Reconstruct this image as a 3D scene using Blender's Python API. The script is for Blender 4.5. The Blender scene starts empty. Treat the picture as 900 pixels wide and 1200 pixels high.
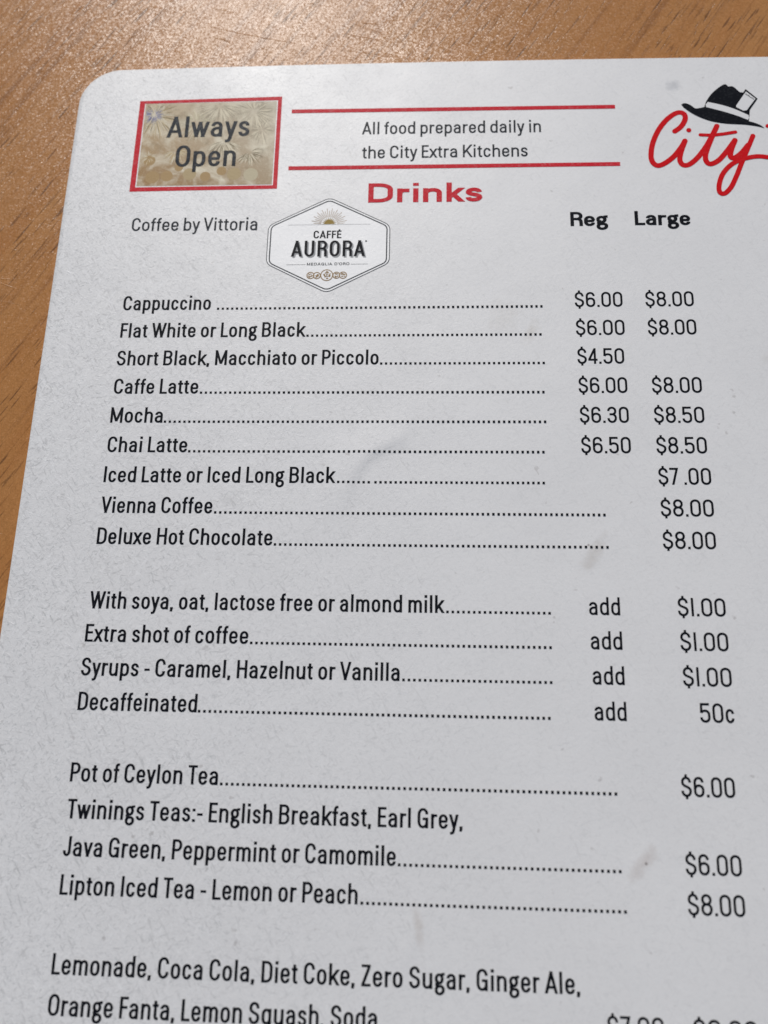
import bpy, math, random
from mathutils import Matrix, Vector

scene = bpy.context.scene
R_ = math.radians
MM = 0.001                       # everything below is laid out in millimetres
SHEET_Z = 0.9                    # height of the menu's top face above the table

# ------------------------------------------------------------------ camera
cam_data = bpy.data.cameras.new('camera')
cam = bpy.data.objects.new('camera', cam_data)
scene.collection.objects.link(cam)
scene.camera = cam
cam_data.sensor_fit = 'VERTICAL'
cam_data.sensor_height = 24.0
cam_data.lens = 20.0
cam_data.clip_start = 0.01
cam_data.clip_end = 50.0
right = Vector((0.998324, 0.021417, -0.053760))
down = Vector((0.006420, -0.964247, -0.264927))
fwd = Vector((-0.057511, 0.264138, -0.962769))
M = Matrix.Identity(4)
for i in range(3):
    M[i][0], M[i][1], M[i][2] = right[i], -down[i], -fwd[i]
cam_loc = Vector((103.457, -110.837, 201.289 + SHEET_Z)) * MM
M.translation = cam_loc
cam.matrix_world = M
cam_data.dof.use_dof = True
cam_data.dof.aperture_fstop = 6.6
cam_data.dof.focus_distance = (Vector((90, -30, SHEET_Z)) * MM - cam_loc).dot(fwd)

# ------------------------------------------------------------------ sky and sun
SUN_EL, SUN_AZ = 41.5, -13.0     # azimuth from the top of the menu (+Y) towards +X
world = bpy.data.worlds.new('World')
scene.world = world
world.use_nodes = True
wn = world.node_tree
bg = wn.nodes['Background']
sky = wn.nodes.new('ShaderNodeTexSky')
sky.sky_type = 'NISHITA'
sky.sun_disc = False
sky.sun_elevation = R_(SUN_EL)
sky.sun_rotation = R_(SUN_AZ)
wn.links.new(sky.outputs[0], bg.inputs[0])
bg.inputs[1].default_value = 0.06
sd = bpy.data.lights.new('sun', 'SUN')
sd.energy = 3.0
sd.angle = R_(0.5)
sd.color = (1.0, 0.965, 0.92)
sun = bpy.data.objects.new('sun', sd)
scene.collection.objects.link(sun)
to_sun = Vector((math.cos(R_(SUN_EL)) * math.sin(R_(SUN_AZ)), math.cos(R_(SUN_EL)) * math.cos(R_(SUN_AZ)), math.sin(R_(SUN_EL))))
sun.location = to_sun * 2
sun.rotation_euler = to_sun.to_track_quat('Z', 'Y').to_euler()
vs = scene.view_settings
scene.display_settings.display_device = 'sRGB'
vs.view_transform = 'Standard'
vs.look = 'None'
vs.exposure = 0.0
vs.gamma = 1.0
vs.use_curve_mapping = False

# ------------------------------------------------------------------ object helpers
def link(o, parent=None):
    scene.collection.objects.link(o)
    if parent is not None:
        o.parent = parent
    return o

def mesh_obj(name, verts, faces, mat, parent=None, label=None, scale=MM):
    me = bpy.data.meshes.new(name)
    me.from_pydata([(x * scale, y * scale, z * scale) for x, y, z in verts], [], faces)
    me.update()
    o = bpy.data.objects.new(name, me)
    if mat is not None:
        me.materials.append(mat)
    link(o, parent)
    if label:
        o['label'] = label
    return o

# ------------------------------------------------------------------ node helpers
class NT:
    def __init__(self, name):
        self.mat = bpy.data.materials.new(name)
        self.mat.use_nodes = True
        self.t = self.mat.node_tree
        self.bsdf = self.t.nodes['Principled BSDF']
    def n(self, kind, **kw):
        nd = self.t.nodes.new(kind)
        for k, v in kw.items():
            setattr(nd, k, v)
        return nd
    def put(self, sock, v):
        if isinstance(v, bpy.types.NodeSocket):
            self.t.links.new(v, sock)
        elif isinstance(v, (tuple, list)) and len(v) == 3 and sock.type == 'RGBA':
            sock.default_value = (*v, 1.0)
        else:
            sock.default_value = v
    def math(self, op, a, b=0.0, clamp=False):
        nd = self.n('ShaderNodeMath', operation=op, use_clamp=clamp)
        self.put(nd.inputs[0], a); self.put(nd.inputs[1], b)
        return nd.outputs[0]
    def noise(self, vec, scale, detail=2.0, rough=0.5, dist=0.0):
        nd = self.n('ShaderNodeTexNoise')
        self.put(nd.inputs['Vector'], vec)
        nd.inputs['Scale'].default_value = scale
        nd.inputs['Detail'].default_value = detail
        nd.inputs['Roughness'].default_value = rough
        nd.inputs['Distortion'].default_value = dist
        return nd.outputs[0]
    def ramp(self, v, a, b, lo=0.0, hi=1.0):
        nd = self.n('ShaderNodeMapRange')
        self.put(nd.inputs[0], v)
        for i, x in enumerate((a, b, lo, hi)):
            nd.inputs[i + 1].default_value = x
        return nd.outputs[0]
    def mix(self, f, a, b):
        nd = self.n('ShaderNodeMix', data_type='RGBA')
        self.put(nd.inputs[0], f); self.put(nd.inputs[6], a); self.put(nd.inputs[7], b)
        return nd.outputs[2]
    def map(self, vec, loc=(0, 0, 0), rot=(0, 0, 0), scale=(1, 1, 1)):
        if any(rot) and tuple(scale) != (1, 1, 1):      # turn first, stretch afterwards
            vec = self.map(vec, rot=rot); rot = (0, 0, 0)
        nd = self.n('ShaderNodeMapping')
        self.put(nd.inputs[0], vec)
        nd.inputs[1].default_value = loc; nd.inputs[2].default_value = rot; nd.inputs[3].default_value = scale
        return nd.outputs[0]
    def bump(self, h, dist, normal=None, strength=1.0):
        nd = self.n('ShaderNodeBump')
        nd.inputs['Strength'].default_value = strength
        nd.inputs['Distance'].default_value = dist
        self.put(nd.inputs['Height'], h)
        if normal is not None:
            self.put(nd.inputs['Normal'], normal)
        return nd.outputs[0]

def fibre(m, vec, scale, width, mask_lo, mask_hi, seed):
    """short curly hair-like lines: thin iso-lines of a noise, cut into pieces by a second noise"""
    v = m.map(vec, loc=(seed * 0.31, seed * 0.17, seed * 0.05))
    a = m.noise(v, scale, 1.0, 0.5, 0.6)
    line = m.ramp(m.math('ABSOLUTE', m.math('SUBTRACT', a, 0.5)), 0.0, width, 1.0, 0.0)
    cut = m.ramp(m.noise(v, scale * 1.7, 1.0), mask_lo, mask_hi)
    return m.math('MULTIPLY', line, cut)

ROOT = bpy.data.objects.new('menu_card', None)
link(ROOT)
ROOT.empty_display_size = 0.02
ROOT['label'] = 'white laminated drinks menu card with rounded corner lying on the wooden table'
ROOT['category'] = 'menu'

def film(m, gloss=0.42, ior=1.13):
    """surface of the matt laminate over paper and print alike: crinkles, hair-like scuffs, fine grain"""
    tc = m.n('ShaderNodeTexCoord'); tc.object = ROOT
    vec = tc.outputs['Object']
    sx = m.n('ShaderNodeSeparateXYZ'); m.put(sx.inputs[0], vec)
    worn = m.ramp(sx.outputs[0], 0.0, 0.12, 1.0, 0.24)          # the left of the card is handled more
    f1 = fibre(m, vec, 520, 0.035, 0.50, 0.60, 1)
    f2 = fibre(m, vec, 800, 0.05, 0.52, 0.62, 5)
    f3 = fibre(m, vec, 300, 0.018, 0.52, 0.58, 9)
    fib = m.math('ADD', m.math('ADD', f1, f2), f3)
    blot = m.noise(vec, 1100, 3.0, 0.6)
    wave = m.noise(vec, 60, 2.0, 0.5)
    n0 = m.bump(wave, 0.00015)
    n1 = m.bump(blot, 0.000030, n0)
    n2 = m.bump(m.math('MULTIPLY', fib, worn), 0.000020, n1)
    rough = m.ramp(m.noise(vec, 45, 3.0, 0.6), 0.3, 0.7, gloss - .03, gloss + .03)
    m.put(m.bsdf.inputs['Normal'], n2)
    m.put(m.bsdf.inputs['Roughness'], rough)
    m.bsdf.inputs['IOR'].default_value = ior
    return vec, fib, worn


def ink(name, col, wear=0.0, to=(0.6, 0.6, 0.6), bare=False):
    m = NT(name)
    vec, fib, worn = film(m, 0.48, 1.52) if bare else film(m)
    c = col
    if wear:
        g = m.ramp(m.noise(vec, 1500, 2.0), 0.50, 0.72)
        c = m.mix(m.math('MULTIPLY', g, wear), col, to)
    m.put(m.bsdf.inputs['Base Color'], c)
    return m.mat

def paper_material():
    m = NT('laminated paper')
    vec, fib, worn = film(m, 0.48, 1.52)
    base = (0.745, 0.733, 0.717)
    cloud = m.ramp(m.noise(vec, 25, 4.0, 0.6), 0.3, 0.7)
    c = m.mix(cloud, (0.715, 0.703, 0.688), base)
    # scuffed film: dense fine mottling with short fibres lying in several directions, dark and light
    def hairs(ang, scale, lo, hi, seed):
        v = m.map(vec, rot=(0, 0, R_(ang)), loc=(seed * .13, seed * .07, 0), scale=(0.26, 1, 1))
        return m.ramp(m.noise(v, scale, 1.0, 0.5, 0.25), lo, hi)
    dark = m.math('MAXIMUM', m.math('MAXIMUM', hairs(58, 1560, .60, .74, 1), hairs(-52, 2040, .61, .75, 2)), m.math('MAXIMUM', hairs(8, 1920, .63, .76, 3), hairs(-20, 1680, .63, .76, 7)))
    pale = m.math('MAXIMUM', hairs(40, 1920, .60, .72, 4), hairs(-65, 1800, .60, .72, 5))
    grain = m.ramp(m.noise(vec, 1500, 4.0, 0.7), 0.36, 0.66)
    patch = m.ramp(m.noise(vec, 90, 3.0, 0.6), 0.30, 0.66, 0.45, 1.0)
    amt = m.math('MULTIPLY', worn, patch)
    c = m.mix(m.math('MULTIPLY', m.math('MULTIPLY', grain, amt), 0.30), c, (0.47, 0.465, 0.46))
    c = m.mix(m.math('MULTIPLY', m.math('MULTIPLY', dark, amt), 0.58), c, (0.36, 0.355, 0.35))
    c = m.mix(m.math('MULTIPLY', m.math('MULTIPLY', pale, amt), 0.45), c, (0.86, 0.85, 0.84))
    flecks = m.math('MAXIMUM', fibre(m, vec, 600, 0.03, 0.54, 0.62, 13), fibre(m, vec, 380, 0.018, 0.54, 0.60, 21))
    c = m.mix(m.math('MULTIPLY', flecks, m.math('MULTIPLY', worn, 0.48)), c, (0.33, 0.35, 0.35))
    def scratch(ang, scale, w, seed):
        a_ = m.noise(m.map(vec, rot=(0, 0, R_(ang)), loc=(seed * .3, seed * .11, 0), scale=(0.05, 1, 1)), scale, 0.0)
        ln_ = m.ramp(m.math('ABSOLUTE', m.math('SUBTRACT', a_, 0.5)), 0.0, w, 1.0, 0.0)
        return m.math('MULTIPLY', ln_, m.ramp(m.noise(m.map(vec, loc=(seed, seed, 0)), 45, 1.0), 0.53, 0.60))
    scr = m.math('MAXIMUM', scratch(32, 150, 0.013, 1), scratch(-40, 130, 0.012, 2))
    c = m.mix(m.math('MULTIPLY', scr, m.math('MULTIPLY', worn, 0.16)), c, (0.9, 0.9, 0.89))
    specks = m.ramp(m.noise(vec, 330, 2.0), 0.735, 0.78)
    c = m.mix(m.math('MULTIPLY', specks, 0.35), c, (0.28, 0.25, 0.23))
    # handling stains, each at its own spot on the card
    for x, y, sx_, sy_, rot, amt, col in STAINS:
        v = m.map(vec, loc=(0, 0, 0))
        sub = m.n('ShaderNodeVectorMath', operation='SUBTRACT'); m.put(sub.inputs[0], v); sub.inputs[1].default_value = (x * MM, y * MM, SHEET_Z * MM)
        v2 = m.map(sub.outputs[0], rot=(0, 0, R_(rot)), scale=(1 / (sx_ * MM), 1 / (sy_ * MM), 0))
        ln = m.n('ShaderNodeVectorMath', operation='LENGTH'); m.put(ln.inputs[0], v2)
        d = m.math('ADD', ln.outputs['Value'], m.math('MULTIPLY', m.math('SUBTRACT', m.noise(vec, 260, 3.0, 0.65), 0.5), 2.2))
        k = m.math('MULTIPLY', m.ramp(d, 1.0, 0.1), amt)
        c = m.mix(k, c, col)
    m.put(m.bsdf.inputs['Base Color'], c)
    return m.mat

#            x      y      rx  ry  rot  amount colour
STAINS = [(121.3, -2.6, 5, 7, 0, 0.17, (0.45, 0.40, 0.33)), (128.3, -7.5, 2.2, 4, 20, 0.28, (0.42, 0.36, 0.28)),
          (141.6, -65.8, 2.2, 5.5, 35, 0.26, (0.40, 0.33, 0.26)), (149.6, -134.0, 1.8, 5.5, 40, 0.36, (0.42, 0.33, 0.28)),
          (100.8, -148.2, 1.2, 6, -10, 0.32, (0.45, 0.38, 0.32)), (169.6, 67.9, 2.4, 2.2, 0, 0.45, (0.33, 0.34, 0.36)),
          (53.1, -52.6, 3.2, 2.6, 0, 0.3, (0.38, 0.37, 0.36)), (187.2, -15.0, 3.0, 2.0, 0, 0.2, (0.45, 0.42, 0.36)),
          (150.0, -134.3, 0.45, 0.5, 0, 0.9, (0.12, 0.09, 0.08)), (140.6, -63.5, 0.4, 0.4, 0, 0.8, (0.2, 0.15, 0.12))]

# ------------------------------------------------------------------ lettering: a drawn grotesque
# Each glyph is a set of pen strokes over a skeleton: x runs 0..1 across the glyph, y is in cap heights
# (0 baseline, .72 x-height, 1 cap, -.27 descender).  h / v are quarter-ellipse arcs leaving
# horizontally / vertically, L straight, C cubic, Z closes.  | separates strokes, B is a filled box.
XH = 0.72
STEM, RND, DIA = 0.062, 0.05, 0.018
GL = {
 'a': (.44, RND, STEM, 'M.03,.54 v.5,.72 h.96,.5 L.96,0 | M.96,.42 L.62,.42 h0,.2 v.42,0 h.96,.18'),
 'b': (.45, STEM, RND, 'M0,0 L0,1 | M0,.5 v.52,.72 h1,.44 L1,.28 v.52,0 h0,.22'),
 'c': (.42, RND, RND, 'M1,.5 v.5,.72 h0,.44 L0,.28 v.5,0 h1,.22'),
 'd': (.45, RND, STEM, 'M1,0 L1,1 | M1,.5 v.48,.72 h0,.44 L0,.28 v.48,0 h1,.22'),
 'e': (.44, RND, RND, 'M0,.36 L1,.36 L1,.45 v.5,.72 h0,.44 L0,.28 v.5,0 h.98,.2'),
 'f': (.30, .02, .01, 'M.42,0 L.42,.8 v.9,1 L.97,1 | M.0,.715 L.9,.715'),
 'g': (.46, .045, .02, 'M0,.5 v.42,.72 h.84,.5 v.42,.26 h0,.5 Z | M.62,.66 C.75,.74 .85,.75 1,.75 | M.24,.31 C-.02,.24 -.02,.1 .3,.09 L.6,.09 h1,-.08 v.48,-.27 h0,-.1 C0,-.02 .1,.05 .3,.09'),
 'h': (.45, STEM, STEM, 'M0,0 L0,1 | M0,.48 v.55,.72 h1,.5 L1,0'),
 'i': (.15, STEM, STEM, 'M.5,0 L.5,.72 | B.5,.85,1.0'),
 'j': (.2, STEM, STEM, 'M.8,.72 L.8,-.1 v.0,-.27 | B.8,.85,1.0'),
 'k': (.45, STEM, DIA, 'M0,0 L0,1 | M.98,.72 L.06,.22 | M.36,.43 L1.02,0'),
 'l': (.15, STEM, STEM, 'M.5,0 L.5,1'),
 'm': (.70, STEM, STEM, 'M0,0 L0,.72 | M0,.48 v.29,.72 h.5,.5 L.5,0 | M.5,.48 v.79,.72 h1,.5 L1,0'),
 'n': (.45, STEM, STEM, 'M0,0 L0,.72 | M0,.48 v.55,.72 h1,.5 L1,0'),
 'o': (.45, RND, RND, 'M0,.44 v.5,.72 h1,.44 L1,.28 v.5,0 h0,.28 Z'),
 'p': (.45, STEM, RND, 'M0,-.27 L0,.72 | M0,.5 v.52,.72 h1,.44 L1,.28 v.52,0 h0,.22'),
 'q': (.45, RND, STEM, 'M1,-.27 L1,.72 | M1,.5 v.48,.72 h0,.44 L0,.28 v.48,0 h1,.22'),
 'r': (.31, STEM, .005, 'M0,0 L0,.72 | M0,.42 C.02,.6 .25,.7 .6,.7 L.95,.7'),
 's': (.40, RND, RND, 'M.97,.53 v.5,.72 h.02,.54 C.02,.34 1,.4 1,.19 v.48,0 h0,.18'),
 't': (.30, .02, .02, 'M.42,.93 L.42,.18 v.82,0 L.95,0 | M0,.715 L.92,.715'),
 'u': (.45, STEM, STEM, 'M0,.72 L0,.22 v.42,0 h1,.24 | M1,.72 L1,0'),
 'v': (.43, DIA, DIA, 'M0,.72 L.5,0 | M1,.72 L.5,0'),
 'w': (.66, DIA, DIA, 'M0,.72 L.27,0 | M.5,.72 L.27,0 | M.5,.72 L.73,0 | M1,.72 L.73,0'),
 'x': (.43, DIA, DIA, 'M0,.72 L1,0 | M1,.72 L0,0'),
 'y': (.43, DIA, DIA, 'M0,.72 L.5,.02 | M1,.72 L.52,-.04 C.42,-.2 .36,-.27 .1,-.27'),
 'z': (.38, .03, .03, 'M.06,.72 L.9,.72 | M.94,.70 L.06,.02 | M.06,0 L.94,0'),
 'A': (.56, DIA, DIA, 'M0,0 L.5,1 | M1,0 L.5,1 | M.2,.25 L.8,.25'),
 'B': (.51, STEM, RND, 'M0,0 L0,1 | M0,1 L.5,1 h.95,.77 v.5,.535 L0,.535 | M.5,.535 h1,.28 v.5,0 L0,0'),
 'C': (.51, RND, RND, 'M1,.70 v.52,1 h0,.68 L0,.32 v.52,0 h1,.29'),
 'D': (.51, STEM, RND, 'M0,0 L0,1 | M0,1 L.38,1 h1,.7 L1,.3 v.38,0 L0,0'),
 'E': (.42, STEM, .03, 'M0,0 L0,1 | M0,1 L.97,1 | M0,.53 L.88,.53 | M0,0 L1,0'),
 'F': (.40, STEM, .01, 'M0,0 L0,1 | M0,1 L1,1 | M0,.52 L.88,.52'),
 'G': (.52, RND, STEM, 'M.98,.72 v.5,1 h0,.68 L0,.32 v.48,0 h.97,.27 | M.62,.46 L.98,.46 | M.98,.46 L.98,0'),
 'H': (.52, STEM, STEM, 'M0,0 L0,1 | M1,0 L1,1 | M0,.53 L1,.53'),
 'I': (.15, STEM, STEM, 'M.5,0 L.5,1'),
 'J': (.38, .02, STEM, 'M1,1 L1,.26 v.5,0 h0,.26'),
 'K': (.54, STEM, DIA, 'M0,0 L0,1 | M.96,1 L.06,.34 | M.34,.58 L1.02,0'),
 'L': (.41, STEM, .01, 'M0,0 L0,1 | M0,0 L1,0'),
 'M': (.66, STEM, STEM, 'M0,0 L0,1 | M1,0 L1,1 | M.02,1 L.5,.04 | M.98,1 L.5,.04'),
 'N': (.54, STEM, STEM, 'M0,0 L0,1 | M1,0 L1,1 | M.02,1 L.98,0'),
 'O': (.53, RND, RND, 'M0,.67 v.5,1 h1,.67 L1,.33 v.5,0 h0,.33 Z'),
 'P': (.48, STEM, .02, 'M0,0 L0,1 | M0,1 L.5,1 h1,.74 v.5,.46 L0,.46'),
 'R': (.51, STEM, .03, 'M0,0 L0,1 | M0,1 L.5,1 h.97,.76 v.5,.5 L0,.5 | M.5,.5 h.96,.3 L.98,0'),
 'S': (.50, RND, RND, 'M.96,.74 v.5,1 h.03,.75 C.03,.46 1,.55 1,.27 v.48,0 h0,.27'),
 'T': (.46, .015, .015, 'M.5,0 L.5,1 | M0,1 L1,1'),
 'U': (.52, STEM, STEM, 'M0,1 L0,.27 v.5,0 h1,.27 L1,1'),
 'V': (.54, DIA, DIA, 'M0,1 L.5,0 | M1,1 L.5,0'),
 'W': (.82, DIA, DIA, 'M0,1 L.26,0 | M.5,1 L.26,0 | M.5,1 L.74,0 | M1,1 L.74,0'),
 'Z': (.46, .03, .03, 'M.04,1 L.92,1 | M.95,.98 L.05,.02 | M.04,0 L.96,0'),
 '.': (.14, .045, .045, 'B.5,0,.135'), ',': (.15, .03, .06, 'B.5,0,.135 | M1.2,.06 L-.6,-.2'),
 ':': (.14, .05, .05, 'B.5,0,.135 | B.5,.53,.665'), '-': (.28, .04, .04, 'M0,.36 L1,.36'),
 "'": (.12, .03, .03, 'M.5,1 L.5,.72'),
 '0': (.53, .055, .055, 'M0,.74 v.5,1 h1,.74 L1,.26 v.5,0 h0,.26 Z'),
 '1': (.11, .09, .09, 'M.5,0 L.5,1'),
 '3': (.51, .05, .055, 'M.02,.77 v.5,1 h.97,.76 v.5,.535 L.3,.535 | M.5,.535 h1,.29 v.5,0 h0,.26'),
 '4': (.52, .03, .03, 'M.78,0 L.78,1 | M.72,.98 L0,.25 | M0,.23 L1,.23'),
 '5': (.51, .055, .055, 'M.92,1 L.06,1 | M.06,1 L.02,.5 | M.02,.5 C.14,.6 .3,.625 .5,.625 h1,.4 L1,.24 v.5,0 h0,.24'),
 '6': (.52, .055, .055, 'M.96,.76 v.5,1 h0,.74 L0,.26 v.5,0 h1,.26 L1,.34 v.5,.58 h0,.36'),
 '7': (.48, .02, .02, 'M0,1 L.94,1 | M.95,1 L.34,0'),
 '8': (.53, .05, .05, 'M.05,.77 v.5,1 h.95,.77 v.5,.535 h.05,.77 Z | M0,.29 v.5,.535 h1,.29 v.5,0 h0,.29 Z'),
 '9': (.52, .055, .055, 'M.04,.24 v.5,0 h1,.26 L1,.74 v.5,1 h0,.74 L0,.66 v.5,.42 h1,.64'),
 '$': (.52, .03, .045, 'M.96,.74 v.5,1 h.03,.75 C.03,.46 1,.55 1,.27 v.48,0 h0,.27 | M.5,.96 L.5,1.19 | M.5,.04 L.5,-.19'),
}
GL['É'] = (.42, STEM, .03, GL['E'][3] + ' | M.3,1.12 L.7,1.27')

def _arc(p, q, horiz, n=9):
    k = 0.575
    c1, c2 = ((p[0] + (q[0] - p[0]) * k, p[1]), (q[0], q[1] + (p[1] - q[1]) * k)) if horiz else ((p[0], p[1] + (q[1] - p[1]) * k), (q[0] + (p[0] - q[0]) * k, q[1]))
    return _cub(p, c1, c2, q, n)

def _cub(p, a, b, q, n=12):
    out = []
    for i in range(1, n + 1):
        t = i / n; u = 1 - t
        out.append(tuple(u ** 3 * p[j] + 3 * u * u * t * a[j] + 3 * u * t * t * b[j] + t ** 3 * q[j] for j in (0, 1)))
    return out

def parse(spec):
    strokes = []
    for part in spec.split('|'):
        part = part.strip()
        if part[0] == 'B':
            strokes.append(('box', tuple(float(v) for v in part[1:].split(','))))
            continue
        toks = part.replace('M', ' M').replace('L', ' L').replace('C', ' C').replace('h', ' h').replace('v', ' v').replace('Z', ' Z').split()
        pts, closed, i = [], False, 0
        pt = lambda s: tuple(float(v) for v in s.split(','))
        while i < len(toks):
            c, rest = toks[i][0], toks[i][1:]
            if c == 'M': pts.append(pt(rest))
            elif c == 'L': pts.append(pt(rest))
            elif c in 'hv': pts += _arc(pts[-1], pt(rest), c == 'h')
            elif c == 'C':
                pts += _cub(pts[-1], pt(rest), pt(toks[i + 1]), pt(toks[i + 2])); i += 2
            elif c == 'Z': closed = True
            i += 1
        if closed and math.dist(pts[0], pts[-1]) < 1e-6: pts.pop()
        strokes.append(('closed' if closed else 'open', pts))
    return strokes

PARSED = {k: parse(v[3]) for k, v in GL.items()}

class Ink:
    """collects flat print: verts, faces, and a tiny z step per stroke so no two faces share a plane"""
    def __init__(self, z=0.05):
        self.v, self.f, self.z, self.k, self.step = [], [], z, 0, 0.0012
    def lift(self):
        self.k += 1
        return self.z + self.step * self.k
    def add(self, verts2, faces, z=None):
        z = self.lift() if z is None else z
        b = len(self.v)
        m = len(verts2) // 2 or 1
        self.v += [(x, y, SHEET_Z + dent(x, y) + z + (0.25 * self.step * (i % m) if len(faces) > 1 else 0.0)) for i, (x, y) in enumerate(verts2)]
        self.f += [tuple(i + b for i in f) for f in faces]
    def poly(self, pts):
        a = sum(pts[i][0] * pts[(i + 1) % len(pts)][1] - pts[(i + 1) % len(pts)][0] * pts[i][1] for i in range(len(pts)))
        self.add(pts if a > 0 else pts[::-1], [tuple(range(len(pts)))])
    def disc(self, x, y, rx, ry=None, n=20):
        ry = ry or rx
        self.poly([(x + rx * math.cos(2 * math.pi * i / n), y + ry * math.sin(2 * math.pi * i / n)) for i in range(n)])
    def pen(self, pts, a, b, closed=False, levels=(), taper=None, cap=0.0):
        """sweep an elliptical pen (half-axes a, b) along pts; ends lying on a level line are cut level"""
        n = len(pts); L, Rr = [], []
        for i in range(n):
            if closed: p0, p1 = pts[i - 1], pts[(i + 1) % n]
            else: p0, p1 = pts[max(i - 1, 0)], pts[min(i + 1, n - 1)]
            tx, ty = p1[0] - p0[0], p1[1] - p0[1]
            d = math.hypot(tx, ty) or 1; tx, ty = tx / d, ty / d
            nx, ny = -ty, tx
            w = math.hypot(a * nx, b * ny)
            ox, oy = a * a * nx / w, b * b * ny / w
            if 0 < i < n - 1 or closed:      # mitre at corners
                ax, ay = pts[i][0] - p0[0], pts[i][1] - p0[1]; da = math.hypot(ax, ay) or 1
                c = max(0.5, abs((ax * tx + ay * ty) / da)); ox, oy = ox / c, oy / c
            k = taper[i] if taper else 1.0
            px, py = pts[i]
            l, r = [px + ox * k, py + oy * k], [px - ox * k, py - oy * k]
            if not closed and i in (0, n - 1):
                s = -1 if i == 0 else 1
                q = pts[1] if i == 0 else pts[-2]
                tx, ty = (px - q[0]), (py - q[1]); d = math.hypot(tx, ty) or 1; tx, ty = tx / d, ty / d
                lev = [v for v in levels if abs(v[0] - py) < 1e-4]
                if lev and abs(ty) > 0.5:
                    for e in (l, r):
                        m = (lev[0][1] - e[1]) / ty
                        e[0] += tx * m; e[1] += ty * m
                elif abs(tx) > 0.8 and cap:
                    for e in (l, r): e[0] += tx * cap; e[1] += ty * cap
            L.append(tuple(l)); Rr.append(tuple(r))
        m = n if closed else n - 1
        self.add(L + Rr, [(n + i, n + (i + 1) % n, (i + 1) % n, i) for i in range(m)])
    def round_pen(self, pts, w):
        self.pen(pts, w, w)
        for p in (pts[0], pts[-1]): self.disc(p[0], p[1], w)
    def obj(self, name, mat, parent, label=None):
        return mesh_obj(name, self.v, self.f, mat, parent, label)

def smooth(pts, n=8, closed=False):
    out = []; m = len(pts)
    for i in range(m if closed else m - 1):
        g = (lambda k: pts[k % m]) if closed else (lambda k: pts[min(max(k, 0), m - 1)])
        p0, p1, p2, p3 = g(i - 1), g(i), g(i + 1), g(i + 2)
        for j in range(n):
            t = j / n
            out.append(tuple(0.5 * (2 * p1[c] + (p2[c] - p0[c]) * t + (2 * p0[c] - 5 * p1[c] + 4 * p2[c] - p3[c]) * t * t + (3 * p1[c] - p0[c] - 3 * p2[c] + p3[c]) * t ** 3) for c in (0, 1)))
    if not closed: out.append(tuple(pts[-1]))
    return out

def letter(ink_, ch, x, y, w, cap, sv, sh):
    """one glyph with its outer box starting at x, outer width w, cap height cap; sv / sh stem and bar weight"""
    lower = ch.islower()
    ink_.k = 0
    def fy(v):
        v0 = sh / 2
        if lower:
            if v < 0: return y + v0 + v * (0.27 * cap - 0.0) / 0.27
            if v <= XH: return y + v0 + v / XH * (XH * cap - sh)
            return y + XH * cap - v0 + (v - XH) / (1 - XH) * ((1 - XH) * cap)
        return y + v0 + v * (cap - sh)
    fx = lambda v: x + sv / 2 + v * (w - sv)
    lv = [(fy(0), y), (fy(1), y + cap)] + ([(fy(XH), y + XH * cap), (fy(-.27), y - .25 * cap)] if lower else [])
    for kind, d in PARSED[ch]:
        if kind == 'box':
            bx, b0, b1 = d; h = sv * 0.54
            ink_.poly([(fx(bx) - h, y + b0 * cap), (fx(bx) + h, y + b0 * cap), (fx(bx) + h, y + b1 * cap), (fx(bx) - h, y + b1 * cap)])
        else:
            ink_.pen([(fx(px), fy(py)) for px, py in d], sv / 2, sh / 2, kind == 'closed', lv, cap=sv * 0.48)

def text(ink_, s, x0, x1, y, cap, sv, sh, y1=None, widths=None, space=0.2, track=0.0):
    """set s from x0 to x1 exactly: glyph widths and gaps are stretched together, pen weight is kept"""
    items, cur = [], 0.0
    for i, ch in enumerate(s):
        if ch == ' ': cur += space; continue
        w, lsb, rsb = GL[ch][:3]
        if widths: w = widths.get(ch, w)
        if cur > 0: cur += lsb + track
        items.append((ch, cur, w)); cur += w
        last = cur
        cur += rsb
    k = (x1 - x0) / last
    for ch, c, w in items:
        f = c * k / (x1 - x0)
        yy = y if y1 is None else y + (y1 - y) * f
        letter(ink_, ch, x0 + c * k, yy, max(w * k, sv), cap, sv, sh)
    return k / cap

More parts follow.
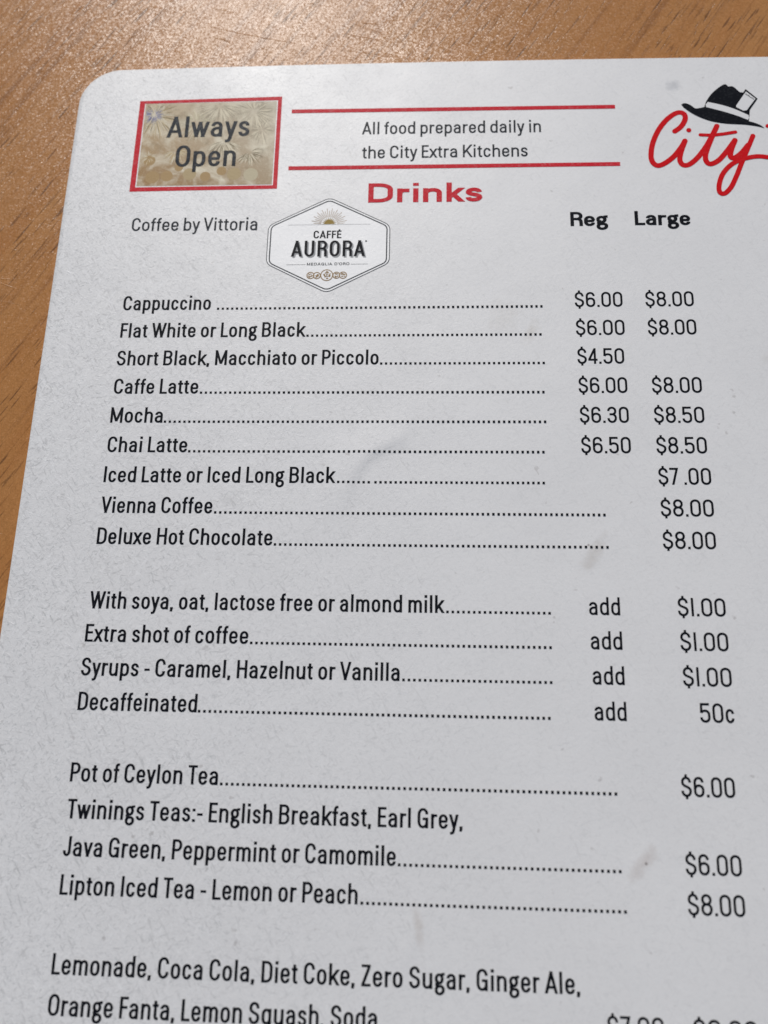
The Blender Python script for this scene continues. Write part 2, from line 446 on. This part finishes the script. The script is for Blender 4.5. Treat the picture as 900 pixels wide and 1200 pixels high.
# ------------------------------------------------------------------ the tabletop
FACET = 0.15
WOOD_ROUGH, WOOD_IOR = 0.31, 1.29
def wood_material():
    m = NT('beech grain laminate')
    tc = m.n('ShaderNodeTexCoord')
    p = tc.outputs['Object']
    g = m.map(p, rot=(0, 0, R_(-57)))                 # grain runs up to the right; x is now along it
    band = m.noise(m.map(g, scale=(0.07, 1, 1), loc=(0.3, 0.1, 0)), 90, 4.0, 0.6, 0.3)
    fine = m.noise(m.map(g, scale=(0.04, 1, 1)), 520, 3.0, 0.6)
    tint = m.ramp(m.noise(m.map(g, scale=(0.3, 1, 1), loc=(1.3, 0.7, 0)), 16, 3.0, 0.6), 0.32, 0.68)
    c = m.mix(tint, WOOD_A, WOOD_B)
    c = m.mix(m.math('MULTIPLY', m.ramp(band, 0.46, 0.70), 0.5), c, WOOD_C)
    c = m.mix(m.math('MULTIPLY', m.ramp(fine, 0.48, 0.75), 0.4), c, WOOD_D)
    # pores: short dark dashes along the grain, thicker in some bands than in others
    def dashes(scale, stretch, lo, hi, loc):
        return m.ramp(m.noise(m.map(g, scale=(stretch, 1, 1), loc=loc), scale, 0.0, 0.5, 0.0), lo, hi)
    busy = m.ramp(m.noise(m.map(g, scale=(0.25, 1, 1)), 60, 2.0), 0.40, 0.58)
    pores = m.math('MULTIPLY', m.math('MAXIMUM', dashes(1100, 0.085, 0.69, 0.75, (.05, .02, 0)), dashes(1500, 0.085, 0.70, 0.76, (.65, .22, 0))), busy)
    pores = m.math('MAXIMUM', pores, dashes(900, 0.10, 0.74, 0.79, (.35, .52, 0)))
    streak = m.ramp(m.noise(m.map(g, scale=(0.035, 1, 1), loc=(.9, .3, 0)), 380, 2.0, 0.55, 0.2), 0.52, 0.70)
    c = m.mix(m.math('MULTIPLY', streak, 0.55), c, (0.215, 0.085, 0.026))
    c = m.mix(m.math('MULTIPLY', pores, 0.72), c, (0.11, 0.045, 0.016))
    m.put(m.bsdf.inputs['Base Color'], c)
    # fine hammered laminate surface that glitters in the sun, with a few hairline scratches
    geo = m.n('ShaderNodeNewGeometry')
    nrm = geo.outputs['Normal']
    for sc, k in ((2900, FACET), (4600, FACET)):
        vo = m.n('ShaderNodeTexVoronoi'); vo.voronoi_dimensions = '2D'; m.put(vo.inputs['Vector'], p); vo.inputs['Scale'].default_value = sc
        su = m.n('ShaderNodeVectorMath', operation='SUBTRACT'); m.put(su.inputs[0], vo.outputs['Color']); su.inputs[1].default_value = (0.5, 0.5, 0.5)
        mu = m.n('ShaderNodeVectorMath', operation='MULTIPLY'); m.put(mu.inputs[0], su.outputs[0]); mu.inputs[1].default_value = (k, k, 0)
        ad = m.n('ShaderNodeVectorMath', operation='ADD'); m.put(ad.inputs[0], nrm); m.put(ad.inputs[1], mu.outputs[0]); nrm = ad.outputs[0]
    no = m.n('ShaderNodeVectorMath', operation='NORMALIZE'); m.put(no.inputs[0], nrm); nrm = no.outputs[0]
    def scratches(ang, scale, w, loc):
        v = m.map(p, rot=(0, 0, R_(ang)), loc=loc, scale=(0.06, 1, 1))
        a = m.noise(v, scale, 0.0)
        line = m.ramp(m.math('ABSOLUTE', m.math('SUBTRACT', a, 0.5)), 0.0, w, 1.0, 0.0)
        return m.math('MULTIPLY', line, m.ramp(m.noise(m.map(p, loc=loc), 40, 1.0), 0.56, 0.62))
    scr = m.math('MAXIMUM', scratches(14, 130, 0.006, (.2, .4, 0)), scratches(-38, 150, 0.006, (.7, .1, 0)))
    n1 = m.bump(m.noise(p, 1500, 1.0), 0.00002, nrm)
    n2 = m.bump(pores, -0.00002, n1)
    n3 = m.bump(scr, 0.00004, n2)
    m.put(m.bsdf.inputs['Normal'], n3)
    m.put(m.bsdf.inputs['Roughness'], m.ramp(m.noise(p, 70, 3.0), 0.3, 0.7, WOOD_ROUGH - .02, WOOD_ROUGH + .02))
    m.bsdf.inputs['IOR'].default_value = WOOD_IOR
    return m.mat

WOOD_A, WOOD_B, WOOD_C, WOOD_D = (0.435, 0.207, 0.072), (0.40, 0.175, 0.053), (0.34, 0.13, 0.034), (0.335, 0.14, 0.042)

def rounded_slab(x0, x1, y0, y1, r, z0, z1, seg=10):
    ring = []
    for cx, cy, a0 in ((x1 - r, y1 - r, 0), (x0 + r, y1 - r, 90), (x0 + r, y0 + r, 180), (x1 - r, y0 + r, 270)):
        for i in range(seg + 1):
            a = R_(a0 + 90 * i / seg)
            ring.append((cx + r * math.cos(a), cy + r * math.sin(a)))
    n = len(ring)
    v = [(x, y, z1) for x, y in ring] + [(x, y, z0) for x, y in ring]
    f = [tuple(range(n)), tuple(range(2 * n - 1, n - 1, -1))] + [(i, n + i, n + (i + 1) % n, (i + 1) % n) for i in range(n)]
    return v, f
tv, tf = rounded_slab(-330, 470, -560, 340, 30, -25, 0)
table = mesh_obj('tabletop', tv, tf, wood_material())
table['kind'] = 'structure'
table['label'] = 'light brown beech grain laminate tabletop under the menu'

# ------------------------------------------------------------------ the card itself
CREASES = [([(81.5, -60.0), (81.8, -53.0), (83.0, -47.0), (86.9, -41.3), (91.5, -38.5), (95.5, -36.5), (97.5, -31.0)], 0.27, 1.1, 6.5),
           ([(97.5, -160.0), (98.7, -155.7), (99.4, -152.4), (100.8, -149.0), (101.2, -144.0)], 0.13, 1.0, 3.5),
           ([(138.8, -69.5), (140.5, -66.0), (143.0, -62.0)], 0.09, 0.9, 2.5),
           ([(147.5, -138.0), (149.5, -134.0), (152.5, -129.5)], 0.09, 0.9, 2.5)]
def dent(x, y):
    """bent creases pressed into the laminate, in mm"""
    h = 0.0
    for pl, amp, w, fall in CREASES:
        if not (pl[0][0] - 30 < x < pl[-1][0] + 30 and min(p[1] for p in pl) - 25 < y < max(p[1] for p in pl) + 25): continue
        best, sgn, tt = 1e9, 1, 0
        for i in range(len(pl) - 1):
            (ax, ay), (bx, by) = pl[i], pl[i + 1]
            dx, dy = bx - ax, by - ay
            t = max(0, min(1, ((x - ax) * dx + (y - ay) * dy) / (dx * dx + dy * dy)))
            d = math.hypot(x - ax - t * dx, y - ay - t * dy)
            if d < best: best, sgn, tt = d, (1 if dx * (y - ay) - dy * (x - ax) > 0 else -1), (i + t) / (len(pl) - 1)
        fade = max(0.0, math.sin(math.pi * min(1, max(0, tt * 0.92 + 0.04))))
        h += amp * fade * math.exp(-(best / (fall if sgn > 0 else w)) ** 2)
    return h

W_, TOP, BOT, RAD, THICK = 210.0, 77.75, -219.5, 11.5, 0.85
def left_edge(y): return 0.10 + 0.0085 * y if y > -140 else -1.09
def top_edge(x): return -7.0e-5 * (x - 75.0) ** 2
def sheet_mesh():
    """a slab with rounded corners, scanned row by row so the face is a clean quad grid"""
    ys = []
    for i in range(15):
        ys.append(TOP - RAD * (1 - math.cos(R_(90 * i / 14))))
    n = int((TOP - RAD - (BOT + RAD)) / 1.0)
    for i in range(1, n):
        ys.append(TOP - RAD - i * (TOP - BOT - 2 * RAD) / n)
    for i in range(15):
        ys.append(BOT + RAD - RAD * math.sin(R_(90 * i / 14)))
    nx = 190
    top = []
    for y in ys:
        if y > TOP - RAD: q = RAD - math.sqrt(max(0, RAD ** 2 - (y - TOP + RAD) ** 2))
        elif y < BOT + RAD: q = RAD - math.sqrt(max(0, RAD ** 2 - (BOT + RAD - y) ** 2))
        else: q = 0
        a, b = left_edge(y) + q, W_ - q
        row = []
        for j in range(nx + 1):
            x = a + (b - a) * j / nx
            yy = y + top_edge(x) * max(0.0, min(1.0, (y + 60) / (TOP + 60)))
            row.append((x, yy))
        top.append(row)
    m = len(ys)
    V, F = [], []
    for row in top:
        V += [(x, y, SHEET_Z + dent(x, y)) for x, y in row]
    for i in range(m - 1):
        for j in range(nx):
            a = i * (nx + 1) + j
            F.append((a, a + nx + 1, a + nx + 2, a + 1))
    loop = [j for j in range(nx + 1)] + [i * (nx + 1) + nx for i in range(1, m)] + [(m - 1) * (nx + 1) + j for j in range(nx - 1, -1, -1)] + [i * (nx + 1) for i in range(m - 2, 0, -1)]
    # a softened rim: slightly wider ring just below the face, then straight down
    cx, cy = 105.0, -70.0
    base = len(V); k = len(loop)
    for lvl, (dz, out) in enumerate(((-0.18, 0.12), (-THICK + 0.15, 0.12), (-THICK, 0.0))):
        for idx in loop:
            x, y, z = V[idx]
            i0 = loop.index(idx) if False else None
            V.append((x + (0.12 if x > cx else -0.12) * (1 if out else 0), y + (0.12 if y > cy else -0.12) * (1 if out else 0), SHEET_Z + dz))
    prev = loop
    for lvl in range(3):
        cur = [base + lvl * k + i for i in range(k)]
        for i in range(k):
            F.append((prev[i], prev[(i + 1) % k], cur[(i + 1) % k], cur[i]))
        prev = cur
    F.append(tuple(reversed(prev)))
    return V, F
sv_, sf_ = sheet_mesh()
sheet = mesh_obj('sheet', sv_, sf_, paper_material(), ROOT)
for pl in sheet.data.polygons: pl.use_smooth = len(pl.vertices) == 4 and pl.index < 190 * 400 and abs(pl.normal.z) > 0.9

BLACK = ink('black print', (0.006, 0.007, 0.010), 0.04, (0.3, 0.3, 0.3))
SOFT = ink('veiled black print', (0.020, 0.024, 0.030), 0.10)  # paler black for the upper lettering: gloss veil mixed into the ink colour
RED = ink('red print', (0.58, 0.022, 0.035), 0.22, (0.62, 0.30, 0.30))
SCRIPT_RED = ink('script red print', (0.58, 0.008, 0.012), 0.04, (0.6, 0.3, 0.3))
WHITE = ink('unprinted white', (0.70, 0.69, 0.68), bare=True)
PANELWHITE = ink('badge white', (0.82, 0.81, 0.795), bare=True)
GREY = ink('grey print', (0.36, 0.36, 0.36))
LINEGREY = ink('line grey print', (0.05, 0.055, 0.06))
GOLD = ink('gold print', (0.33, 0.23, 0.07))
TAN = ink('tan print', (0.40, 0.29, 0.18))

# ------------------------------------------------------------------ top left panel with its firework photo
def picture_material():
    m = NT('firework picture')
    vec, fib, worn = film(m)
    s = m.n('ShaderNodeSeparateXYZ'); m.put(s.inputs[0], vec)
    up = m.ramp(s.outputs[1], 0.038, 0.066)
    left = m.ramp(s.outputs[0], 0.020, 0.058)
    smoke = m.noise(vec, 130, 5.0, 0.62, 0.6)
    lowc = m.mix(left, (0.34, 0.20, 0.085), (0.42, 0.315, 0.20))
    topc = m.mix(left, (0.55, 0.43, 0.28), (0.62, 0.56, 0.44))
    c = m.mix(up, lowc, topc)
    c = m.mix(m.ramp(smoke, 0.46, 0.70), c, (0.78, 0.71, 0.55))
    c = m.mix(m.math('MULTIPLY', m.ramp(m.noise(vec, 210, 4.0, 0.6), 0.56, 0.72), 0.5), c, (0.23, 0.18, 0.11))
    c = m.mix(m.math('MULTIPLY', m.ramp(m.noise(vec, 1400, 3.0, 0.7), 0.5, 0.75), 0.35), c, (0.70, 0.64, 0.46))
    m.put(m.bsdf.inputs['Base Color'], c)
    return m.mat
pk = Ink(0.030)
pk.add([(20.3, 38.1), (58.4, 38.0), (58.35, 65.5), (20.35, 65.4)], [(0, 1, 2, 3)], 0.030)
panel = pk.obj('photo_panel', picture_material(), ROOT, 'small gold firework photo in a red frame, reading Always Open')
fr = Ink(0.034)
OUT = [(18.45, 36.35), (59.9, 36.6), (59.75, 67.0), (18.6, 66.45)]
INN = [(19.95, 37.72), (58.68, 37.72), (58.62, 65.75), (20.1, 65.5)]
fr.add(OUT + INN, [(i, (i + 1) % 4, 4 + (i + 1) % 4, 4 + i) for i in range(4)], 0.036)
fr.obj('red_frame', RED, panel)
def burst(cx, cy, r, n, cols, seed, a0=0, a1=360, droop=0.15):
    rnd = random.Random(seed)
    for ci, (mat, frac) in enumerate(cols):
        k = Ink(0.038 + 0.006 * ci); k.step = 0.00008
        for i in range(int(1.7 * n * frac)):
            a = R_(a0 + (a1 - a0) * rnd.random()); L = r * (0.55 + 0.5 * rnd.random()); s = r * (0.12 + 0.3 * rnd.random())
            pts = []
            for j in range(6):
                t = s + (L - s) * j / 5
                x, y = cx + math.cos(a) * t, cy + math.sin(a) * t - droop * t * t / r
                if 20.4 < x < 58.2 and 38.2 < y < 65.3: pts.append((x, y))
            if len(pts) > 2:
                w = 0.04 + 0.045 * rnd.random()
                k.pen(pts, w, w, taper=[1 - 0.8 * abs(2 * q / (len(pts) - 1) - 0.9) ** 2 if 0 < q < len(pts) - 1 else .2 for q in range(len(pts))])
        if k.v: k.obj('firework_burst', mat, panel)
CREAM = ink('cream print', (0.74, 0.66, 0.49)); PALE = ink('pale print', (0.62, 0.56, 0.38)); UMBER = ink('umber print', (0.22, 0.17, 0.10))
LILAC = ink('lilac print', (0.42, 0.40, 0.50)); SLATE = ink('slate print', (0.20, 0.20, 0.30)); SAND = ink('sand print', (0.55, 0.42, 0.23)); OLIVE = ink('olive print', (0.42, 0.36, 0.26))
burst(23.5, 61.2, 7.5, 130, [(UMBER, .35), (SAND, .3), (CREAM, .25)], 1)
burst(23.0, 61.8, 3.4, 60, [(LILAC, .6), (SLATE, .4)], 2)
burst(42.0, 64.6, 7.0, 150, [(OLIVE, .5), (CREAM, .4)], 3, 180, 360, .1)
burst(52.0, 62.0, 6.5, 120, [(OLIVE, .4), (CREAM, .45)], 4)
burst(36.0, 58.5, 6.0, 80, [(CREAM, .5), (PALE, .5)], 5)
burst(44.0, 52.5, 5.5, 110, [(CREAM, .6), (UMBER, .2)], 6, 190, 350, .25)
burst(51.5, 48.5, 4.0, 90, [(CREAM, .6), (UMBER, .25)], 7, 200, 400, .2)
burst(30.5, 49.5, 3.6, 70, [(CREAM, .5), (SAND, .4)], 8, 180, 380, .3)
burst(23.0, 47.5, 2.6, 30, [(CREAM, .5), (SAND, .4)], 9)
burst(54.5, 56.0, 4.5, 70, [(OLIVE, .4), (CREAM, .4)], 10)
def glow(x, y, r, mat):
    k = Ink(0.034); k.disc(x, y, r, n=28); k.obj('light_spot', mat, panel)
BOK1 = ink('bokeh gold print', (0.42, 0.285, 0.14)); BOK2 = ink('bokeh straw print', (0.46, 0.355, 0.20)); BOK3 = ink('bokeh pale print', (0.54, 0.47, 0.32))
for x, y, r, mt in ((24.5, 40.9, 2.0, BOK1), (28.6, 41.2, 1.7, BOK1), (35.0, 41.7, 1.9, BOK2), (39.5, 40.9, 1.5, BOK1), (47.6, 41.6, 2.0, BOK2), (52.3, 41.3, 2.05, BOK3), (44.0, 42.6, 1.4, BOK1), (23.2, 46.4, 1.7, BOK1), (31.8, 43.9, 1.2, BOK1)):
    glow(x, y, r, mt)
k = Ink(0.075); text(k, 'Always', 27.45, 51.0, 53.9, 7.0, 1.02, 0.86); k.obj('lettering', SOFT, panel)
k = Ink(0.075); text(k, 'Open', 30.6, 47.75, 44.15, 7.05, 1.02, 0.86); k.obj('lettering', SOFT, panel)

# ------------------------------------------------------------------ header print
for y0, y1, xe in ((61.87, 61.22, 153.03), (43.09, 42.69, 153.5)):
    k = Ink(0.05); k.poly([(62.75, y0 - .62), (xe, y1 - .62), (xe, y1 + .62), (62.75, y0 + .62)])
    k.obj('red_rule', RED, ROOT)
k = Ink(); text(k, 'All food prepared daily in', 82.98, 132.5, 53.75, 4.05, .52, .46, 53.37); k.obj('heading_line', SOFT, ROOT, 'grey black heading line reading All food prepared daily in')
k = Ink(); text(k, 'the City Extra Kitchens', 83.1, 128.7, 45.85, 4.05, .52, .46, 45.6); k.obj('heading_line', SOFT, ROOT, 'second heading line, just above the lower red rule')
k = Ink(); text(k, 'Coffee by Vittoria', 20.3, 55.2, 23.85, 4.05, .52, .46, 23.6); k.obj('supplier_line', SOFT, ROOT)
BW = {'D': 1.10, 'r': .57, 'i': .24, 'n': .84, 'k': .70, 's': .74, 'R': .80, 'e': .70, 'g': .74, 'L': .68, 'a': .70}
k = Ink(); text(k, 'Drinks', 85.2, 116.2, 31.75, 6.05, 1.46, 1.12, 31.6, BW, track=.075); k.obj('title', RED, ROOT, 'wide bold red title reading Drinks')
k = Ink(); text(k, 'Reg', 139.5, 149.4, 23.65, 4.3, .94, .70, 23.52, BW, track=-.02); k.obj('column_heading', BLACK, ROOT, 'bold column heading reading Reg')
k = Ink(); text(k, 'Large', 156.4, 170.9, 23.68, 4.3, .94, .70, 23.48, BW, track=-.02); k.obj('column_heading', BLACK, ROOT, 'bold column heading reading Large')

# ------------------------------------------------------------------ six-sided coffee badge
HEX = [(74.7, 33.45), (91.33, 24.65), (91.35, 13.2), (74.85, 4.45), (58.25, 13.3), (58.25, 24.9)]
def round_hex(inset, r=1.6):
    c = (74.8, 19.0); out = []
    H = []
    for x, y in HEX:
        d = math.hypot(x - c[0], y - c[1]); H.append((x - (x - c[0]) / d * inset * 1.13, y - (y - c[1]) / d * inset * 1.13))
    for i in range(6):
        p, q, s = H[i - 1], H[i], H[(i + 1) % 6]
        a = math.dist(p, q); b = math.dist(q, s)
        u = (q[0] + (p[0] - q[0]) / a * r, q[1] + (p[1] - q[1]) / a * r); w = (q[0] + (s[0] - q[0]) / b * r, q[1] + (s[1] - q[1]) / b * r)
        out.append(u); out += _cub(u, tuple((u[j] + 2 * q[j]) / 3 for j in (0, 1)), tuple((w[j] + 2 * q[j]) / 3 for j in (0, 1)), w, 8)
    return out[::-1]
k = Ink(0.028); k.poly(round_hex(0.0)); badge = k.obj('coffee_badge', PANELWHITE, ROOT, 'white six sided coffee badge with double grey outline')
k = Ink(0.035); k.pen(round_hex(0.0), .10, .10, True); k.obj('badge_border', LINEGREY, badge)
k = Ink(0.035); k.pen(round_hex(0.72, 1.2), .16, .16, True); k.obj('badge_border', LINEGREY, badge)
k = Ink(0.036)
for i in range(21):
    a = R_(4 + 172 * i / 20); r1 = 4.9 if i % 2 else 4.2
    ca, sa = math.cos(a), math.sin(a)
    k.pen([(74.8 + 2.2 * ca, 25.2 + 2.2 * sa), (74.8 + r1 * ca, 25.2 + r1 * sa)], .075, .075)
k.obj('sun_ray', TAN, badge)
k = Ink(0.042); pts = []
for i in range(23):
    a = R_(180 * i / 22); r = 2.2 if i % 2 == 0 else 1.3
    pts.append((74.8 + r * 0.98 * math.cos(a), 25.2 + r * math.sin(a)))
k.poly(pts); k.obj('sunburst', GOLD, badge)
for x0, x1, y in ((63.6, 86.0, 25.05), (63.8, 68.9, 12.9), (81.1, 85.7, 12.9)):
    k = Ink(0.044); k.poly([(x0, y - .05), (x1, y - .05), (x1, y + .05), (x0, y + .05)]); k.obj('badge_rule', GREY if y > 20 else LINEGREY, badge)
k = Ink(0.048); text(k, 'CAFFÉ', 70.7, 78.3, 20.85, 2.35, .42, .36, 20.8); k.obj('badge_lettering', BLACK, badge)
for dx, dy, mt, nm, z in ((.38, -.42, GREY, 'lettering_shadow', .036), (0, 0, BLACK, 'badge_lettering', .052)):
    k = Ink(z)
    text(k, 'AURORA', 64.9 + dx, 84.7 + dx, 15.35 + dy, 4.85, .74, .60, 15.25 + dy, None, .2, .05)
    if dx:                                                # the drop shade is hatched: white ticks across it
        pass
    k.obj(nm, mt, badge)
k = Ink(0.05); k.disc(85.0, 19.85, .26, n=12); k.obj('badge_lettering', LINEGREY, badge)
k = Ink(0.05); text(k, "MEDAGLIA D'ORO", 69.3, 80.7, 12.62, .82, .16, .14, None, {c: v for c, v in zip("MEDAGLIOR'", (.95, .7, .8, .9, .85, .65, .14, .9, .75, .12))}, space=.5, track=.12); k.obj('badge_lettering', LINEGREY, badge)
COIN = ink('coin tan print', (0.33, 0.22, 0.11));
for x, y, r in ((70.4, 9.62, .95), (72.1, 9.58, .92), (77.35, 9.62, .92), (79.1, 9.62, .95), (74.75, 9.66, 1.6)):
    k = Ink(0.046 + (0.012 if r > 1 else 0)); k.disc(x, y, r, n=24); c_ = k.obj('medal', PANELWHITE, badge)
for x, y, r in ((70.4, 9.62, .95), (72.1, 9.58, .92), (77.35, 9.62, .92), (79.1, 9.62, .95), (74.75, 9.66, 1.6)):
    rnd = random.Random(int(x * 10))
    k = Ink(0.062); n = 24
    k.pen([(x + r * math.cos(2 * math.pi * i / n), y + r * math.sin(2 * math.pi * i / n)) for i in range(n)], .13, .13, True)
    for i in range(13 if r < 1 else 34):
        a = rnd.random() * 6.28; d = r * .62 * math.sqrt(rnd.random())
        k.disc(x + d * math.cos(a), y + d * math.sin(a) * 1.05, .11 + .16 * rnd.random(), .1 + .14 * rnd.random(), n=8)
    k.obj('medal_relief', COIN, badge)

# ------------------------------------------------------------------ red script and the hat
script = Ink(0.05)
WV = 0.72
def brush(pts, w=WV): script.round_pen(smooth(pts, 8), w)
brush([(168.71, 52.79), (170.5, 54.3), (171.75, 56.6), (171.6, 58.3), (170.3, 58.9), (168.6, 58.2), (166.4, 56.2), (164.24, 53.08), (162.57, 49.15), (161.89, 45.53), (162.11, 43.24), (163.3, 42.01), (165.1, 42.5), (167.76, 44.6), (169.97, 47.47), (171.23, 49.69)])
brush([(171.23, 49.69), (169.95, 46.27), (169.45, 43.57), (170.2, 42.06), (171.86, 42.2), (174.28, 44.37), (176.82, 47.93), (178.77, 51.53), (180.1, 54.25)])
brush([(180.1, 54.25), (178.07, 49.72), (176.48, 45.53), (176.4, 43.13), (177.53, 42.21), (179.73, 43.36), (182.22, 46.31), (184.51, 49.58)])
brush([(184.51, 49.58), (183.3, 46.59), (182.92, 44.49), (183.89, 44.0), (185.83, 45.4), (187.89, 47.99)], .74)
brush([(189.4, 50.86), (187.63, 46.8), (185.77, 42.64), (184.06, 38.52), (182.27, 34.91), (180.44, 33.0), (179.2, 33.4), (179.21, 35.67), (180.36, 38.89), (182.48, 41.52), (184.96, 43.14), (187.79, 44.03), (190.31, 44.34), (192.77, 44.0), (195.5, 43.4), (198.5, 44.4)], .66)
brush([(175.47, 51.52), (178.34, 51.35), (181.4, 51.62), (184.88, 52.2)], .5)
script.disc(172.49, 53.08, .68)
brush([(193.6, 53.94), (195.24, 54.3), (197.8, 55.2)], .6)
script.obj('script_lettering', SCRIPT_RED, ROOT, 'red handwritten script lettering reading City')
HAT_C = [(177.2, 60.5), (177.94, 62.47), (179.39, 64.69), (181.3, 66.6), (182.82, 67.68), (183.55, 67.84), (184.3, 67.1), (185.2, 67.17), (186.1, 66.46), (187.12, 65.2), (188.11, 64.83), (188.95, 62.69), (189.3, 60.19), (189.22, 58.34), (188.75, 55.6)]
BRIM_T = [(171.05, 61.45), (171.7, 61.85), (172.7, 61.72), (173.87, 60.95), (174.6, 60.2), (175.5, 60.12), (177.2, 60.5)]
BRIM_B = [(188.75, 55.6), (190.29, 55.05), (191.74, 54.25), (192.65, 53.3), (191.9, 53.55), (190.3, 54.0), (187.5, 54.5), (184.5, 54.75), (182.2, 55.0), (178.7, 55.82), (175.74, 57.18), (173.31, 58.85), (171.62, 60.5)]
k = Ink(0.062); k.poly(smooth(BRIM_T, 5)[:-1] + smooth(HAT_C, 5)[:-1] + smooth(BRIM_B, 5)); hat = k.obj('hat_emblem', BLACK, ROOT, 'black printed trilby hat with white band and a ticket tucked in it')
k = Ink(0.074); k.poly(smooth([(178.25, 62.1), (181.17, 61.28), (184.15, 60.16), (186.58, 58.9), (188.85, 57.55)], 5) + [(188.9, 56.6), (188.5, 56.05)] + smooth([(188.5, 56.05), (185.94, 57.37), (182.99, 58.61), (179.9, 59.72), (177.7, 60.45)], 5)[1:] + [(177.6, 61.2)]); k.obj('hat_band', WHITE, hat)
k = Ink(0.074); k.poly([(188.8, 66.1), (191.75, 62.85), (188.72, 58.35), (185.1, 60.62)]); k.obj('ticket_outline', BLACK, hat)
k = Ink(0.086); k.poly([(188.82, 65.3), (191.15, 62.85), (188.5, 59.15), (187.6, 59.0), (185.75, 60.25), (185.8, 60.75)]); tk = k.obj('ticket', WHITE, hat)
k = Ink(0.094); rnd = random.Random(4); a_, b_ = (188.75, 64.45), (190.55, 62.75)
for i in range(7):
    t = i / 6; x, y = a_[0] + (b_[0] - a_[0]) * t, a_[1] + (b_[1] - a_[1]) * t
    k.disc(x + rnd.uniform(-.05, .05), y + rnd.uniform(-.05, .05), .13 + .1 * rnd.random(), .2, n=8)
k.obj('ticket_scribble', BLACK, hat)

# ------------------------------------------------------------------ the list of drinks
PITCH = 8.0
ROWS = [
    (0, 'Cappuccino', 20.4, 44.12, (46.16, 131.15)),
    (1, 'Flat White or Long Black', 20.48, 69.65, (70.41, 130.69)),
    (2, 'Short Black, Macchiato or Piccolo', 20.36, 89.15, (89.86, 131.3)),
    (3, 'Caffe Latte', 20.42, 42.66, (43.47, 130.99)),
    (4, 'Mocha', 20.38, 34.1, (34.72, 131.19)),
    (5, 'Chai Latte', 20.47, 41.1, (41.71, 130.55)),
    (6, 'Iced Latte or Iced Long Black', 20.36, 78.96, (79.9, 130.41)),
    (7, 'Vienna Coffee', 20.59, 48.77, (49.56, 144.7)),
    (8, 'Deluxe Hot Chocolate', 20.41, 64.26, (64.94, 145.05)),
    (10, 'With soya, oat, lactose free or almond milk', 20.42, 106.1, (106.99, 130.89)),
    (11, 'Extra shot of coffee', 20.25, 59.84, (60.6, 130.87)),
    (12, 'Syrups - Caramel, Hazelnut or Vanilla', 20.19, 95.97, (96.84, 130.77)),
    (13, 'Decaffeinated', 20.35, 48.77, (49.34, 130.11)),
    (15, 'Pot of Ceylon Tea', 20.47, 54.95, (55.73, 144.24)),
    (16, 'Twinings Teas:- English Breakfast, Earl Grey,', 20.69, 110.39, None),
    (17, 'Java Green, Peppermint or Camomile', 20.75, 95.75, (96.5, 144.38)),
    (18, 'Lipton Iced Tea - Lemon or Peach', 21.0, 87.54, (88.49, 145.08)),
    (20, 'Lemonade, Coca Cola, Diet Coke, Zero Sugar, Ginger Ale,', 21.19, 134.91, None),
    (21, 'Orange Fanta, Lemon Squash, Soda', 21.36, 92.41, None),
]
PRICES = [
    (0, '$6.00', 139.75, 151.98),
    (0, '$8.00', 157.78, 170.05),
    (1, '$6.00', 139.75, 152.1),
    (1, '$8.00', 157.94, 170.13),
    (2, '$4.50', 139.82, 151.58),
    (3, '$6.00', 139.81, 151.94),
    (3, '$8.00', 158.02, 170.29),
    (4, '$6.30', 139.82, 151.88),
    (4, '$8.50', 158.04, 170.28),
    (5, '$6.50', 139.85, 151.94),
    (5, '$8.50', 158.11, 170.31),
    (6, '$7 .00', 158.1, 170.69),
    (7, '$8.00', 158.15, 170.69),
    (8, '$8.00', 158.13, 170.55),
    (10, 'add', 140.08, 147.28),
    (10, '$1.00', 160.55, 171.48),
    (11, 'add', 140.14, 147.38),
    (11, '$1.00', 160.59, 171.45),
    (12, 'add', 140.24, 147.47),
    (12, '$1.00', 160.61, 171.51),
    (13, 'add', 140.32, 147.51),
    (13, '50c', 163.84, 171.38),
    (15, '$6.00', 158.57, 170.22),
    (17, '$6.00', 158.37, 170.26),
    (18, '$8.00', 158.3, 170.27),
    (21, '$7.00', 140.2, 151.78),
    (21, '$9.00', 157.75, 170.74),
]

for row, s, x0, x1, dots in ROWS:
    y = -row * PITCH - 0.27
    k = Ink()
    text(k, s, x0, x1, y, 4.22, .62, .51)
    o = k.obj('item_line', BLACK, ROOT)
    if dots:
        k = Ink(0.05)
        n = round((dots[1] - dots[0]) / 1.262)
        for i in range(n + 1):
            x = dots[0] + (dots[1] - dots[0]) * i / n
            if row == 6 and i > 6: x += 0.42 * (1 - (i - 7) / (n - 7))
            h = 0.30
            k.poly([(x - h, y - .02), (x + h, y - .02), (x + h, y + .58), (x - h, y + .58)])
        k.obj('dotted_leader', BLACK, o)
for row, s, x0, x1 in PRICES:
    k = Ink()
    text(k, s, x0, x1, -row * PITCH - 0.27, 4.3 if s[0] in '$5' else 4.25, .55, .51)
    k.obj('add_note' if s == 'add' else 'price', BLACK, ROOT)
